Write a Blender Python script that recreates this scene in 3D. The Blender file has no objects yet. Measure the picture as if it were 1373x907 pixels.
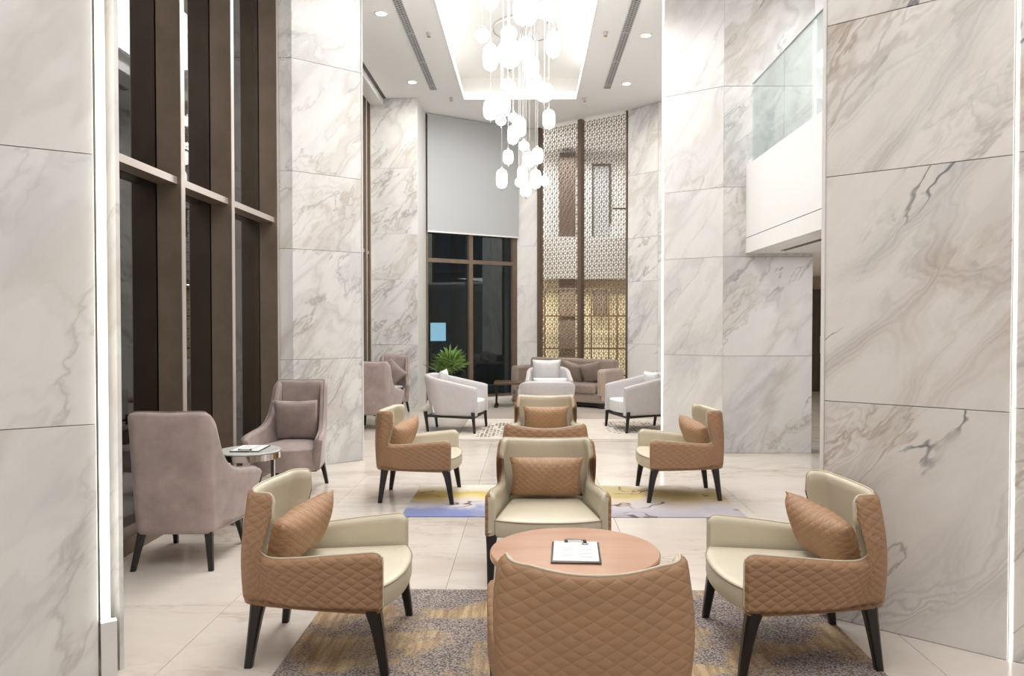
import bpy, bmesh, math, random
from mathutils import Vector, Matrix, Euler
random.seed(7)
R = math.radians
C = bpy.context.scene.collection
scene = bpy.context.scene

# ------------------------------------------------------------------ camera
cam_data = bpy.data.cameras.new('camera')
cam = bpy.data.objects.new('camera', cam_data); C.objects.link(cam)
cam.location = (0, 0, 1.6)
cam.rotation_euler = (R(90 - 1.1), 0, R(0.65))
cam_data.sensor_width = 36; cam_data.lens = 1015 / 1373 * 36
cam_data.shift_x = -11 / 1373
cam_data.clip_end = 200
scene.camera = cam

# ------------------------------------------------------------------ world, view
w = bpy.data.worlds.new('night'); scene.world = w; w.use_nodes = True
w.node_tree.nodes['Background'].inputs[0].default_value = (0.13, 0.165, 0.19, 1)
w.node_tree.nodes['Background'].inputs[1].default_value = 1.0
scene.view_settings.view_transform = 'Standard'
scene.view_settings.look = 'None'
scene.view_settings.gamma = 1
scene.view_settings.use_curve_mapping = False
scene.view_settings.exposure = 0.35

H = 5.8          # ceiling height

def area(name, loc, size, power, color=(1, .95, .88), rot=(0, 0, 0), shape='RECTANGLE', spread=180, parent=None):
    d = bpy.data.lights.new(name, 'AREA'); d.energy = power; d.color = color; d.shape = shape
    d.size = size[0]
    if shape in ('RECTANGLE', 'ELLIPSE'): d.size_y = size[1]
    d.spread = R(spread)
    o = bpy.data.objects.new(name, d); C.objects.link(o); o.location = loc; o.rotation_euler = rot
    if parent: o.parent = parent
    return o
# broad fill lights added over the lobby, with no fixtures of their own
WARM = (1, .98, .955)
area('fill_light_front', (0.2, 1.6, 5.7), (5.0, 3.2), 125, WARM)  # added fill that brightens the foreground and near walls
area('fill_light_middle', (-0.1, 7.2, 6.15), (2.0, 4.2), 150, WARM)
area('fill_light_back', (-0.1, 11.6, 6.15), (2.0, 4.0), 140, WARM)
area('mezzanine_ceiling_light', (4.6, 7.0, 5.7), (2.2, 3.0), 110, WARM)
area('under_mezzanine_light', (3.4, 8.2, 2.42), (.5, 1.2), 10, WARM)
area('under_mezzanine_light', (5.0, 14.0, 2.9), (2, 3), 30, WARM)
area('back_hall_light', (1.0, 17.4, 5.6), (2.0, 1.4), 75, (1, .97, .9))
area('back_hall_low_light', (1.3, 17.6, 2.5), (2.2, .3), 60, (1, .93, .75))

# ------------------------------------------------------------------ node helpers
def new_mat(name):
    m = bpy.data.materials.new(name); m.use_nodes = True
    nt = m.node_tree; b = nt.nodes['Principled BSDF']
    return m, nt, b
def nd(nt, t, **k):
    n = nt.nodes.new(t)
    for a, v in k.items():
        if a.startswith('_'): n.inputs[int(a[1:])].default_value = v
        else: setattr(n, a, v)
    return n
def math_(nt, op, a, b=None, c=None, clamp=False):
    n = nt.nodes.new('ShaderNodeMath'); n.operation = op; n.use_clamp = clamp
    for i, v in enumerate((a, b, c)):
        if v is None: continue
        if isinstance(v, (int, float)): n.inputs[i].default_value = v
        else: nt.links.new(v, n.inputs[i])
    return n.outputs[0]
def mixc(nt, fac, a, b, mode='MIX'):
    n = nt.nodes.new('ShaderNodeMix'); n.data_type = 'RGBA'; n.blend_type = mode
    for i, v in ((0, fac), (6, a), (7, b)):
        if isinstance(v, (int, float)): n.inputs[i].default_value = v
        elif isinstance(v, tuple): n.inputs[i].default_value = v + (1,) if len(v) == 3 else v
        else: nt.links.new(v, n.inputs[i])
    return n.outputs[2]
def ramp(nt, fac, stops):
    n = nt.nodes.new('ShaderNodeValToRGB'); cr = n.color_ramp
    while len(cr.elements) < len(stops): cr.elements.new(.5)
    for e, (p, c) in zip(cr.elements, stops):
        e.position = p; e.color = (c, c, c, 1) if isinstance(c, (int, float)) else c + (1,)
    nt.links.new(fac, n.inputs[0]); return n.outputs[0]
def noise(nt, vec, scale, detail=4, rough=.5, dist=0, out=0):
    n = nt.nodes.new('ShaderNodeTexNoise')
    n.inputs['Scale'].default_value = scale; n.inputs['Detail'].default_value = detail
    n.inputs['Roughness'].default_value = rough; n.inputs['Distortion'].default_value = dist
    if vec is not None: nt.links.new(vec, n.inputs['Vector'])
    return n.outputs[out]
def vmath(nt, op, a, b):
    n = nt.nodes.new('ShaderNodeVectorMath'); n.operation = op
    for i, v in enumerate((a, b)):
        if isinstance(v, tuple): n.inputs[i].default_value = v
        elif isinstance(v, (int, float)): n.inputs['Scale' if op == 'SCALE' and i else i].default_value = v
        else: nt.links.new(v, n.inputs[i])
    return n.outputs[0]
def mapping(nt, vec, rot=(0, 0, 0), scale=(1, 1, 1)):
    n = nt.nodes.new('ShaderNodeMapping'); n.inputs['Rotation'].default_value = rot; n.inputs['Scale'].default_value = scale
    nt.links.new(vec, n.inputs[0]); return n.outputs[0]
def bump(nt, b, h, strength=.3, dist=.01):
    n = nt.nodes.new('ShaderNodeBump'); n.inputs['Strength'].default_value = strength; n.inputs['Distance'].default_value = dist
    nt.links.new(h, n.inputs['Height']); nt.links.new(n.outputs[0], b.inputs['Normal'])

def plain(name, col, rough=.5, metal=0, nz=0, nscale=8, spec=.5, bumpy=0, sheen=0):
    m, nt, b = new_mat(name)
    b.inputs['Base Color'].default_value = col + (1,)
    b.inputs['Roughness'].default_value = rough; b.inputs['Metallic'].default_value = metal
    b.inputs['Specular IOR Level'].default_value = spec
    if sheen: b.inputs['Sheen Weight'].default_value = sheen; b.inputs['Sheen Roughness'].default_value = .4
    if nz or bumpy:
        tc = nd(nt, 'ShaderNodeTexCoord')
        n = noise(nt, tc.outputs['Object'], nscale, 5, .6)
        if nz:
            lo = tuple(c * (1 - nz) for c in col); hi = tuple(min(1, c * (1 + nz)) for c in col)
            f = ramp(nt, n, [(.3, 0.0), (.7, 1.0)])
            nt.links.new(mixc(nt, f, lo, hi), b.inputs['Base Color'])
        if bumpy: bump(nt, b, noise(nt, tc.outputs['Object'], nscale * 12, 2), bumpy, .003)
    return m
def emit(name, col, strength):
    m, nt, b = new_mat(name)
    b.inputs['Base Color'].default_value = (.8, .8, .8, 1)
    b.inputs['Emission Color'].default_value = col + (1,); b.inputs['Emission Strength'].default_value = strength
    return m

def marble(name, base, beige, grey, dark, angle=50, scale=1.0, veins=1.0, bands=0.5, streak=0.0, rough=.22, floor=False, cloudy=.10, bold=False):
    m, nt, b = new_mat(name)
    tc = nd(nt, 'ShaderNodeTexCoord'); oi = nd(nt, 'ShaderNodeObjectInfo')
    off = nd(nt, 'ShaderNodeCombineXYZ')
    if bold:
        at = nd(nt, 'ShaderNodeAttribute', attribute_type='OBJECT', attribute_name='vein_seed'); r = at.outputs['Fac']
    else: r = oi.outputs['Random']
    nt.links.new(math_(nt, 'MULTIPLY', r, 41), off.inputs[0]); nt.links.new(math_(nt, 'MULTIPLY', r, 23), off.inputs[1])
    nt.links.new(math_(nt, 'MULTIPLY', r, 67), off.inputs[2])
    p = vmath(nt, 'ADD', tc.outputs['Object'], off.outputs[0])
    if floor:
        ge = nd(nt, 'ShaderNodeNewGeometry')
        p = vmath(nt, 'ADD', ge.outputs['Position'], vmath(nt, 'SCALE', off.outputs[0], .004))
    if floor: p = mapping(nt, p, (0, 0, R(angle)), (scale * .55, scale * 1.5, scale))
    else: p = mapping(nt, mapping(nt, p, (0, R(angle), 0)), (0, 0, 0), (scale * .5, scale, scale * 1.35))
    wv = noise(nt, p, 1.1, 5, .55, 0, 1)
    wv = vmath(nt, 'SCALE', vmath(nt, 'SUBTRACT', wv, (.5, .5, .5)), 1.25)
    q = vmath(nt, 'ADD', p, wv)
    n1 = noise(nt, q, .75, 3, .5)
    n2 = noise(nt, vmath(nt, 'ADD', q, (7.3, 2.1, 5.5)), 1.3, 5, .55)
    fine = noise(nt, p, 9, 5, .7)
    d1 = math_(nt, 'ABSOLUTE', math_(nt, 'SUBTRACT', n1, .5))
    d2 = math_(nt, 'ABSOLUTE', math_(nt, 'SUBTRACT', n2, .5))
    soft = math_(nt, 'MULTIPLY', ramp(nt, d1, [(0.0, 1.0), (.02, .75), (.05, .22), (.09, 0.0)]), ramp(nt, noise(nt, vmath(nt, 'ADD', p, (5.3, 2.2, 4.7)), .9, 2), [(.40, 0.15), (.58, 1.0)]))
    mask = ramp(nt, noise(nt, vmath(nt, 'ADD', p, (3.3, 9.1, 1.7)), .7, 2), [(.38, 0.0), (.6, 1.0)])
    thin = math_(nt, 'MULTIPLY', ramp(nt, d2, [(0.0, 1.0), (.008, .6), (.018, .12), (.035, 0.0)]), mask)
    # agate-like contour lines hugging the soft veins
    s = math_(nt, 'SINE', math_(nt, 'MULTIPLY', n1, 170))
    s = math_(nt, 'MULTIPLY', math_(nt, 'POWER', math_(nt, 'MULTIPLY_ADD', s, .5, .5), 2.0), math_(nt, 'MULTIPLY', ramp(nt, d1, [(.0, 1.0), (.06, .55), (.10, 0.0)]), mask))
    if bold:
        soft = math_(nt, 'MULTIPLY', ramp(nt, d1, [(0.0, 1.0), (.015, .75), (.045, .35), (.10, 0.0)]), ramp(nt, noise(nt, vmath(nt, 'ADD', p, (5.3, 2.2, 4.7)), .8, 2), [(.42, 0.0), (.60, .7)]))
        s = math_(nt, 'SINE', math_(nt, 'MULTIPLY', math_(nt, 'ADD', n1, math_(nt, 'MULTIPLY', n2, .12)), 230))
        s = math_(nt, 'MULTIPLY', math_(nt, 'POWER', math_(nt, 'MULTIPLY_ADD', s, .5, .5), 1.6), math_(nt, 'MULTIPLY', ramp(nt, d1, [(.0, .8), (.05, .5), (.08, 0.0)]), mask))
    vo = nd(nt, 'ShaderNodeTexVoronoi', feature='DISTANCE_TO_EDGE'); vo.inputs['Scale'].default_value = 1.35 if bold else 1.0
    nt.links.new(vmath(nt, 'ADD', p, vmath(nt, 'SCALE', wv, .55)), vo.inputs['Vector'])
    vm = ramp(nt, noise(nt, vmath(nt, 'ADD', p, (9.3, 1.2, 3.7)), 1.0, 2), [(.38, 0.1), (.56, 1.0)])
    if bold: net = math_(nt, 'MULTIPLY', ramp(nt, vo.outputs['Distance'], [(0.0, 1.0), (.04, .85), (.10, .3), (.16, 0.0)]), vm)
    else: net = math_(nt, 'MULTIPLY', ramp(nt, vo.outputs['Distance'], [(0.0, .8), (.015, .5), (.05, .15), (.09, 0.0)]), vm)
    soft = math_(nt, 'MAXIMUM', soft, net)
    if bold:
        s2 = math_(nt, 'SINE', math_(nt, 'MULTIPLY', math_(nt, 'ADD', vo.outputs['Distance'], math_(nt, 'MULTIPLY', n2, .25)), 150))
        s = math_(nt, 'MAXIMUM', s, math_(nt, 'MULTIPLY', math_(nt, 'MULTIPLY_ADD', s2, .4, .4), net))
    cloud = ramp(nt, noise(nt, p, .9, 4), [(.35, 0.0), (.7, 1.0)])
    col = mixc(nt, math_(nt, 'MULTIPLY', cloud, cloudy), base, grey)
    hue = ramp(nt, noise(nt, vmath(nt, 'ADD', p, (1.3, 4.1, 8.7)), .8, 2), [(.42, 0.0), (.58, 1.0)])
    vc = mixc(nt, hue, beige, grey)
    vdark = mixc(nt, 1.0, vc, (.80, .78, .77), 'MULTIPLY')
    col = mixc(nt, math_(nt, 'MULTIPLY', soft, .62 * veins, clamp=True), col, vc)
    col = mixc(nt, math_(nt, 'MULTIPLY', s, .55 * bands * veins, clamp=True), col, vdark)
    col = mixc(nt, math_(nt, 'MULTIPLY', thin, .75 * veins, clamp=True), col, vdark)
    if streak:
        n3 = noise(nt, vmath(nt, 'ADD', q, (17.0, 12.0, 3.0)), .8, 3)
        d3 = math_(nt, 'ABSOLUTE', math_(nt, 'SUBTRACT', n3, .5))
        st = math_(nt, 'MULTIPLY', ramp(nt, d3, [(0.0, 1.0), (.003, .8), (.0065, 0.0)]),
                   ramp(nt, noise(nt, vmath(nt, 'ADD', p, (2.0, 5.0, 31.0)), 1.3, 2), [(.52, 0.0), (.60, 1.0)]))
        col = mixc(nt, math_(nt, 'MULTIPLY', st, streak, clamp=True), col, dark)
    col = mixc(nt, math_(nt, 'MULTIPLY', ramp(nt, fine, [(.4, 0.0), (.75, 1.0)]), .10), col, beige)
    nt.links.new(col, b.inputs['Base Color'])
    b.inputs['Roughness'].default_value = rough
    b.inputs['Specular IOR Level'].default_value = .4
    return m

def quilt(name, col, d=.060, hgt=.044, depth=1.0):
    """leather with diamond quilting in fine relief, on UV (arc length, height) in metres"""
    m, nt, b = new_mat(name)
    uv = nd(nt, 'ShaderNodeUVMap'); sp = nd(nt, 'ShaderNodeSeparateXYZ'); nt.links.new(uv.outputs[0], sp.inputs[0])
    u = math_(nt, 'DIVIDE', sp.outputs[0], d); v = math_(nt, 'DIVIDE', sp.outputs[1], hgt)
    def tri(a):
        s = math_(nt, 'ABSOLUTE', math_(nt, 'SINE', math_(nt, 'MULTIPLY', a, math.pi)))
        return math_(nt, 'POWER', s, .6)
    a = tri(math_(nt, 'ADD', u, v)); c = tri(math_(nt, 'SUBTRACT', u, v))
    h = math_(nt, 'MULTIPLY', a, c)
    bump(nt, b, h, .5 * depth, .008)
    tc = nd(nt, 'ShaderNodeTexCoord'); n = noise(nt, tc.outputs['Object'], 5, 4)
    lo = tuple(x * .88 for x in col); hi = tuple(min(1, x * 1.1) for x in col)
    nt.links.new(mixc(nt, n, lo, hi), b.inputs['Base Color'])
    b.inputs['Roughness'].default_value = .55
    b.inputs['Specular IOR Level'].default_value = .35
    return m

def wood(name, col, dark, scale=3, rough=.35, axis=0):
    m, nt, b = new_mat(name)
    tc = nd(nt, 'ShaderNodeTexCoord')
    sc = [1, 1, 1]; sc[axis] = .12
    p = mapping(nt, tc.outputs['Object'], (0, 0, 0), tuple(sc))
    n = noise(nt, p, scale * 6, 6, .6, .6)
    nt.links.new(mixc(nt, ramp(nt, n, [(.35, 0.0), (.65, 1.0)]), dark, col), b.inputs['Base Color'])
    b.inputs['Roughness'].default_value = rough
    return m

def glass(name, tint, refl=1.0, rough=.02):
    m = bpy.data.materials.new(name); m.use_nodes = True; nt = m.node_tree; nt.nodes.clear()
    o = nd(nt, 'ShaderNodeOutputMaterial'); mx = nd(nt, 'ShaderNodeMixShader')
    t = nd(nt, 'ShaderNodeBsdfTransparent'); t.inputs[0].default_value = tint + (1,)
    g = nd(nt, 'ShaderNodeBsdfGlossy'); g.inputs['Roughness'].default_value = rough
    fr = nd(nt, 'ShaderNodeFresnel'); fr.inputs[0].default_value = 1.5
    nt.links.new(math_(nt, 'MULTIPLY', fr.outputs[0], refl, clamp=True), mx.inputs[0])
    nt.links.new(t.outputs[0], mx.inputs[1]); nt.links.new(g.outputs[0], mx.inputs[2]); nt.links.new(mx.outputs[0], o.inputs[0])
    return m

M = {}
M['marble'] = marble('white_veined_marble', (.83, .82, .81), (.50, .43, .37), (.46, .465, .48), (.16, .17, .19), 52, 1.0, .95, .6, .5)
M['marble_pale'] = marble('pale_marble', (.83, .82, .81), (.54, .48, .43), (.55, .55, .56), (.2, .2, .22), 55, .9, .75, .5, .15)
M['marble_bold'] = marble('bold_veined_marble', (.84, .81, .78), (.47, .39, .32), (.50, .50, .51), (.10, .12, .14), 50, 1.15, 1.05, .9, .9, cloudy=.08, bold=True)
M['floor_tile'] = marble('cream_polished_marble', (.74, .67, .60), (.54, .44, .36), (.80, .75, .70), (.4, .3, .25), 8, 1.1, .9, .5, 0, cloudy=.7, rough=.15, floor=True)
M['floor_far'] = marble('cream_striped_marble', (.72, .65, .58), (.57, .49, .42), (.78, .73, .68), (.4, .3, .25), 3, 1.2, .8, .6, 0, rough=.16, floor=True)
M['joint'] = plain('joint_grout', (.72, .69, .65), .7)
M['ceiling'] = plain('white_ceiling_paint', (.92, .92, .92), .8)
M['white'] = plain('white_paint', (.86, .85, .84), .6)
M['white_gloss'] = plain('white_satin_panel', (.88, .87, .86), .3)
M['grey_dark'] = plain('dark_grey', (.10, .10, .10), .6)
M['vent'] = plain('vent_metal', (.62, .62, .62), .45)
M['bronze'] = plain('brushed_bronze', (.235, .178, .135), .38, .35, nz=.15, nscale=3)
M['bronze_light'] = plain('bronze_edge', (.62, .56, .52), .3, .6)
M['lattice'] = plain('bronze_lattice', (.17, .12, .09), .5, .2)
M['chrome'] = plain('chrome', (.75, .73, .71), .12, 1)
M['glass'] = glass('dark_window_glass', (.60, .66, .67), 2.0)
M['glass_clear'] = glass('clear_balustrade_glass', (.90, .95, .94), .4)
M['brown'] = quilt('quilted_tan_leather', (.38, .222, .125))
M['brown_pillow'] = quilt('quilted_tan_pillow', (.41, .24, .135), .050, .040, .9)
M['cream'] = plain('cream_leather', (.66, .60, .47), .38, nz=.05, nscale=4, bumpy=.08)
M['piping'] = plain('cream_piping', (.62, .54, .42), .5)
M['seam'] = plain('seat_seam_piping', (.40, .33, .23), .5)
M['black_wood'] = plain('black_lacquered_wood', (.012, .010, .010), .32)
M['mauve'] = plain('mauve_velvet', (.375, .300, .28), .75, nz=.16, nscale=7, sheen=.35, bumpy=.1)
M['mauve_dark'] = plain('mauve_velvet_piping', (.25, .19, .18), .75, sheen=.3)
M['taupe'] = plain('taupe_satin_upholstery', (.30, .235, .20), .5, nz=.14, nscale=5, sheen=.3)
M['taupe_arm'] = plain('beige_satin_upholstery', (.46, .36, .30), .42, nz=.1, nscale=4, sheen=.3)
M['tub'] = plain('pale_lilac_grey_fabric', (.60, .57, .58), .8, nz=.04, nscale=20, sheen=.2)
M['tub_cushion'] = plain('white_cushion_fabric', (.74, .74, .74), .8, nz=.04, nscale=12)
M['table_wood'] = wood('copper_toned_wood', (.56, .31, .185), (.48, .25, .145), 1.2, .22)
M['dark_wood'] = wood('dark_brown_wood', (.14, .075, .045), (.09, .05, .03), 2, .3)
M['panel_wood'] = wood('brown_wood_panel', (.13, .095, .075), (.09, .065, .05), 2, .5, 2)
M['marble_top'] = plain('grey_white_table_top', (.72, .73, .70), .12, nz=.08, nscale=10)
M['paper'] = plain('white_paper', (.85, .86, .87), .7)
M['ink'] = plain('grey_print', (.27, .27, .29), .8)
M['ink_dark'] = plain('dark_print', (.10, .09, .09), .8)
M['clip_board'] = plain('dark_brown_board', (.05, .03, .025), .4)
M['brass'] = plain('brass', (.50, .36, .22), .3, .8)
M['blind'] = plain('grey_roller_fabric', (.52, .54, .56), .85)
M['led'] = emit('led_strip_white', (1, .97, .88), 1.7)
M['led_thin'] = emit('led_line_white', (1, .99, .97), 2.0)
M['led_cove'] = emit('led_cove_warm', (1, .88, .66), 1.1)
M['lamp'] = emit('lit_opal_glass', (1, .985, .96), 3)
M['down'] = emit('downlight_lens', (1, .97, .9), 8)
M['leaf'] = plain('green_leaf', (.17, .30, .07), .45, nz=.5, nscale=7)
M['stem'] = plain('green_stem', (.10, .15, .04), .6)
M['pot'] = plain('grey_ceramic', (.25, .25, .25), .4)
M['soil'] = plain('soil', (.05, .035, .025), .9)
M['facade'] = plain('dark_facade', (.16, .17, .17), .7, nz=.3, nscale=1.5)
M['facade_blue'] = plain('blue_grey_facade', (.12, .17, .22), .6, nz=.35, nscale=1.0)
M['sign'] = emit('lit_blue_sign', (.45, .75, .95), 1.3)
M['asphalt'] = plain('asphalt', (.05, .05, .05), .8)
M['yellow_wall'] = plain('warm_cream_wall', (.74, .67, .48), .7)
M['trim_metal'] = plain('steel_trim', (.72, .68, .62), .3, .6)

# ------------------------------------------------------------------ object helpers
def tag(o, label=None, cat=None, group=None, kind=None):
    if label: o['label'] = label
    if cat: o['category'] = cat
    if group: o['group'] = group
    if kind: o['kind'] = kind
    return o
def thing(name, label, cat, loc=(0, 0, 0), rz=0, group=None, kind=None):
    o = bpy.data.objects.new(name, None); C.objects.link(o); o.location = loc; o.rotation_euler = (0, 0, rz)
    o.empty_display_size = .1
    return tag(o, label, cat, group, kind)
def link(name, me, mat, parent=None, loc=None, rot=None):
    o = bpy.data.objects.new(name, me); C.objects.link(o)
    if mat is not None and not me.materials: me.materials.append(mat)
    if parent: o.parent = parent
    if loc: o.location = loc
    if rot: o.rotation_euler = rot
    return o
class MB:
    def __init__(s): s.v = []; s.f = []; s.uv = None
    def box(s, x0, x1, y0, y1, z0, z1, mtx=None):
        b = len(s.v)
        pts = [(x0, y0, z0), (x1, y0, z0), (x1, y1, z0), (x0, y1, z0), (x0, y0, z1), (x1, y0, z1), (x1, y1, z1), (x0, y1, z1)]
        if mtx: pts = [tuple(mtx @ Vector(p)) for p in pts]
        s.v += pts
        s.f += [tuple(b + i for i in q) for q in ((0, 3, 2, 1), (4, 5, 6, 7), (0, 1, 5, 4), (1, 2, 6, 5), (2, 3, 7, 6), (3, 0, 4, 7))]
        return s
    def loft(s, rings, cap=True, closed=True):
        n = len(rings[0]); b = len(s.v)
        for r in rings: s.v += [tuple(p) for p in r]
        for i in range(len(rings) - 1):
            for j in range(n if closed else n - 1):
                k = (j + 1) % n
                s.f.append((b + i * n + j, b + i * n + k, b + (i + 1) * n + k, b + (i + 1) * n + j))
        if cap:
            s.f.append(tuple(b + j for j in reversed(range(n)))); s.f.append(tuple(b + (len(rings) - 1) * n + j for j in range(n)))
        return s
    def tube(s, pts, r, seg=8, cap=True, closed=False):
        pts = [Vector(p) for p in pts]; rings = []
        n = len(pts)
        rr = r if isinstance(r, (list, tuple)) else [r] * n
        for i, p in enumerate(pts):
            a = pts[(i - 1) % n if closed else max(0, i - 1)]; c = pts[(i + 1) % n if closed else min(n - 1, i + 1)]
            t = (c - a).normalized()
            up = Vector((0, 0, 1)) if abs(t.z) < .95 else Vector((1, 0, 0))
            u = t.cross(up).normalized(); v = u.cross(t)
            rings.append([p + (u * math.cos(k * 2 * math.pi / seg) + v * math.sin(k * 2 * math.pi / seg)) * rr[i] for k in range(seg)])
        if closed: rings.append(rings[0])
        return s.loft(rings, cap and not closed)
    def lathe(s, prof, seg=24, cx=0, cy=0, cap=True):
        rings = [[(cx + r * math.cos(k * 2 * math.pi / seg), cy + r * math.sin(k * 2 * math.pi / seg), z) for k in range(seg)] for r, z in prof]
        return s.loft(rings, cap)
    def mesh(s, name, smooth=False):
        me = bpy.data.meshes.new(name); me.from_pydata(s.v, [], s.f)
        if s.uv:
            L = me.uv_layers.new(name='UVMap')
            for lp in me.loops: L.data[lp.index].uv = s.uv[lp.vertex_index]
        if smooth:
            me.polygons.foreach_set('use_smooth', [True] * len(me.polygons))
            if smooth == 'angle': me.set_sharp_from_angle(angle=R(38))
        me.update(); return me
    def build(s, name, mat, parent=None, smooth=False, loc=None, rot=None):
        return link(name, s.mesh(name, smooth), mat, parent, loc, rot)

def rbox_mesh(name, x0, x1, y0, y1, z0, z1, r=.02, seg=3):
    bm = bmesh.new(); bmesh.ops.create_cube(bm, size=1)
    for v in bm.verts:
        v.co = Vector(((x0 + x1) / 2 + v.co.x * (x1 - x0), (y0 + y1) / 2 + v.co.y * (y1 - y0), (z0 + z1) / 2 + v.co.z * (z1 - z0)))
    bmesh.ops.bevel(bm, geom=bm.edges[:], offset=r, segments=seg, profile=.5, affect='EDGES')
    me = bpy.data.meshes.new(name); bm.to_mesh(me); bm.free()
    if seg > 1: me.polygons.foreach_set('use_smooth', [True] * len(me.polygons)); me.set_sharp_from_angle(angle=R(50))
    return me
def rbox(name, dims, mat, parent=None, r=.02, seg=3, loc=None, rot=None):
    return link(name, rbox_mesh(name, *dims, r=r, seg=seg), mat, parent, loc, rot)
def copy_tree(o, parent=None):
    c = o.copy(); C.objects.link(c); c.parent = parent
    for ch in list(o.children): copy_tree(ch, c)
    return c
def place(o, loc, rz, label, group=None):
    o.location = loc; o.rotation_euler = (0, 0, rz); o['label'] = label
    if group: o['group'] = group
    return o

# ================================================================== SETTING
SEED = .61
def clad(name, label, p0, p1, zs, cols, mat, depth=.25, gap=.002, back=None, seedmesh=True):
    """a wall core with separate marble slabs hung on it; p0 -> p1 runs left to right seen from the lobby"""
    d = Vector((p1[0] - p0[0], p1[1] - p0[1], 0)); L = d.length; ang = math.atan2(d.y, d.x)
    core = MB().box(0, L, .014, depth, zs[0], zs[-1]).build(name, back or M['joint'], None, False, (p0[0], p0[1], 0), (0, 0, ang))
    tag(core, label, 'wall', kind='structure')
    for a, b in zip(cols[:-1], cols[1:]):
        for z0, z1 in zip(zs[:-1], zs[1:]):
            w_, h_ = (b - a) * L, z1 - z0
            me = rbox_mesh('slab', gap, w_ - gap, 0, .014, gap, h_ - gap, .0015, 1)
            sl_ = link('slab', me, mat, core, (a * L, 0, z0)); sl_['vein_seed'] = float((SEED + int(z0 * 10) * .0137 + a * .31) % 1)
    return core
ZS = [0, 1.2, 2.42, 3.27, 4.5, H]
W_A = clad('wall_left_front', 'near left marble wall with soft grey veins', (-4.6, 1.62), (-1.93, 3.35), [0, 1.15, 2.35, 3.2, 4.4, H], [0, .5, 1], M['marble_pale'])
clad('wall_left_middle', 'left marble pillar between the tall bronze windows', (-2.59, 8.28), (-1.94, 8.80), ZS, [0, 1], M['marble'], .3)
clad('wall_left_middle_return', 'narrow marble return beside the left window', (-2.87, 8.28), (-2.59, 8.28), ZS, [0, 1], M['marble'], .3)
clad('wall_left_middle_rear', 'rear side of the left marble pillar', (-1.945, 8.805), (-2.95, 9.6), ZS, [0, 1], M['marble'], .02)
clad('wall_back_left', 'far left marble wall beside the roller blind', (-2.95, 14.17), (-2.08, 14.17), ZS, [0, 1], M['marble'], .3)
clad('wall_back_left_return', 'plain return of the far left wall by the blind', (-2.08, 14.17), (-2.06, 15.2), [0, H], [0, 1], M['white'], .3)
clad('wall_back_middle', 'marble pilaster between the back window and the lattice', (-0.27, 16.355), (0.215, 16.355), ZS, [0, 1], M['marble_pale'], .3)
clad('wall_back_right', 'far right marble wall beside the bronze lattice', (1.952, 15.0), (2.95, 13.9), ZS, [0, .5, 1], M['marble'], .3)
clad('wall_right_middle', 'right marble pillar face turned to the lounge', (1.735, 9.78), (2.385, 9.33), ZS, [0, 1], M['marble_pale'], .3)
clad('wall_right_middle_face', 'right marble wall under and beside the mezzanine', (2.385, 9.33), (3.48, 9.33), ZS, [0, 1], M['marble'], .4)
clad('wall_right_front', 'near right marble wall with bold beige and grey veins', (1.605, 4.126), (2.27, 3.585), [0, 1.18, 2.39, 3.2, 4.4, H], [0, 1], M['marble_bold'], .3)
clad('wall_right_front_return', 'narrow marble face at the right edge of the view', (2.285, 3.575), (3.6, 2.9), [0, 1.2, 2.40, 3.25, 4.4, H], [0, .5, 1], M['marble_bold'], .3)
# side faces that close the big pillars
s = MB().box(0, .012, 0, 2.2, 0, H); o = s.build('wall_right_front_side', M['white'], None, False, (1.62, 4.14, 0), (0, 0, R(-40)))
tag(o, 'pale side of the near right marble wall', 'wall', kind='structure')
o = MB().box(-1.5, 0, 0, .02, 0, H).build('wall_left_front_side', M['marble_pale'], None, False, (-1.885, 3.44, 0), (0, 0, R(-35)))
tag(o, 'side of the near left marble wall facing the window', 'wall', kind='structure')

# LED lines along the wall corners (each light strip is a fitting of its own)
ledA = MB().box(-.034, .002, -.02, .03, .262, H).build('led_strip', M['led'], None, False, (-1.892, 3.372, 0), (0, 0, R(33)))
tag(ledA, 'wide glowing vertical light strip on the edge of the near left marble wall', 'light')
o = MB().box(-.036, .028, -.02, .03, 0, .258).build('trim_1', M['marble_pale'], None, False, (-1.892, 3.372, 0), (0, 0, R(33)))
tag(o, 'small marble block under the glowing strip', 'trim', kind='structure')
for nm, lab, x, y, z0, r_ in (('led_strip', 'thin glowing line on the left edge of the right marble pillar', 1.722, 9.79, .1, .010),
                          ('led_strip', 'thin glowing line on the corner at the right edge of the view', 2.278, 3.578, 0, .004)):
    o = MB().box(-r_, r_, -r_, r_, z0, H).build(nm, M['led_thin'], None, False, (x, y, 0)); tag(o, lab, 'light')
o = MB().box(-.008, .008, -.02, .02, 0, H).build('trim_2', M['white_gloss'], None, False, (1.60, 4.13, 0), (0, 0, R(-39))); tag(o, 'white corner trim of the near right wall', 'trim', kind='structure')
o = MB().box(-.008, .008, -.008, .008, 0, H).build('trim_3', M['white_gloss'], None, False, (-1.935, 8.80, 0)); tag(o, 'white corner trim of the left marble pillar', 'trim', kind='structure')

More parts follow.
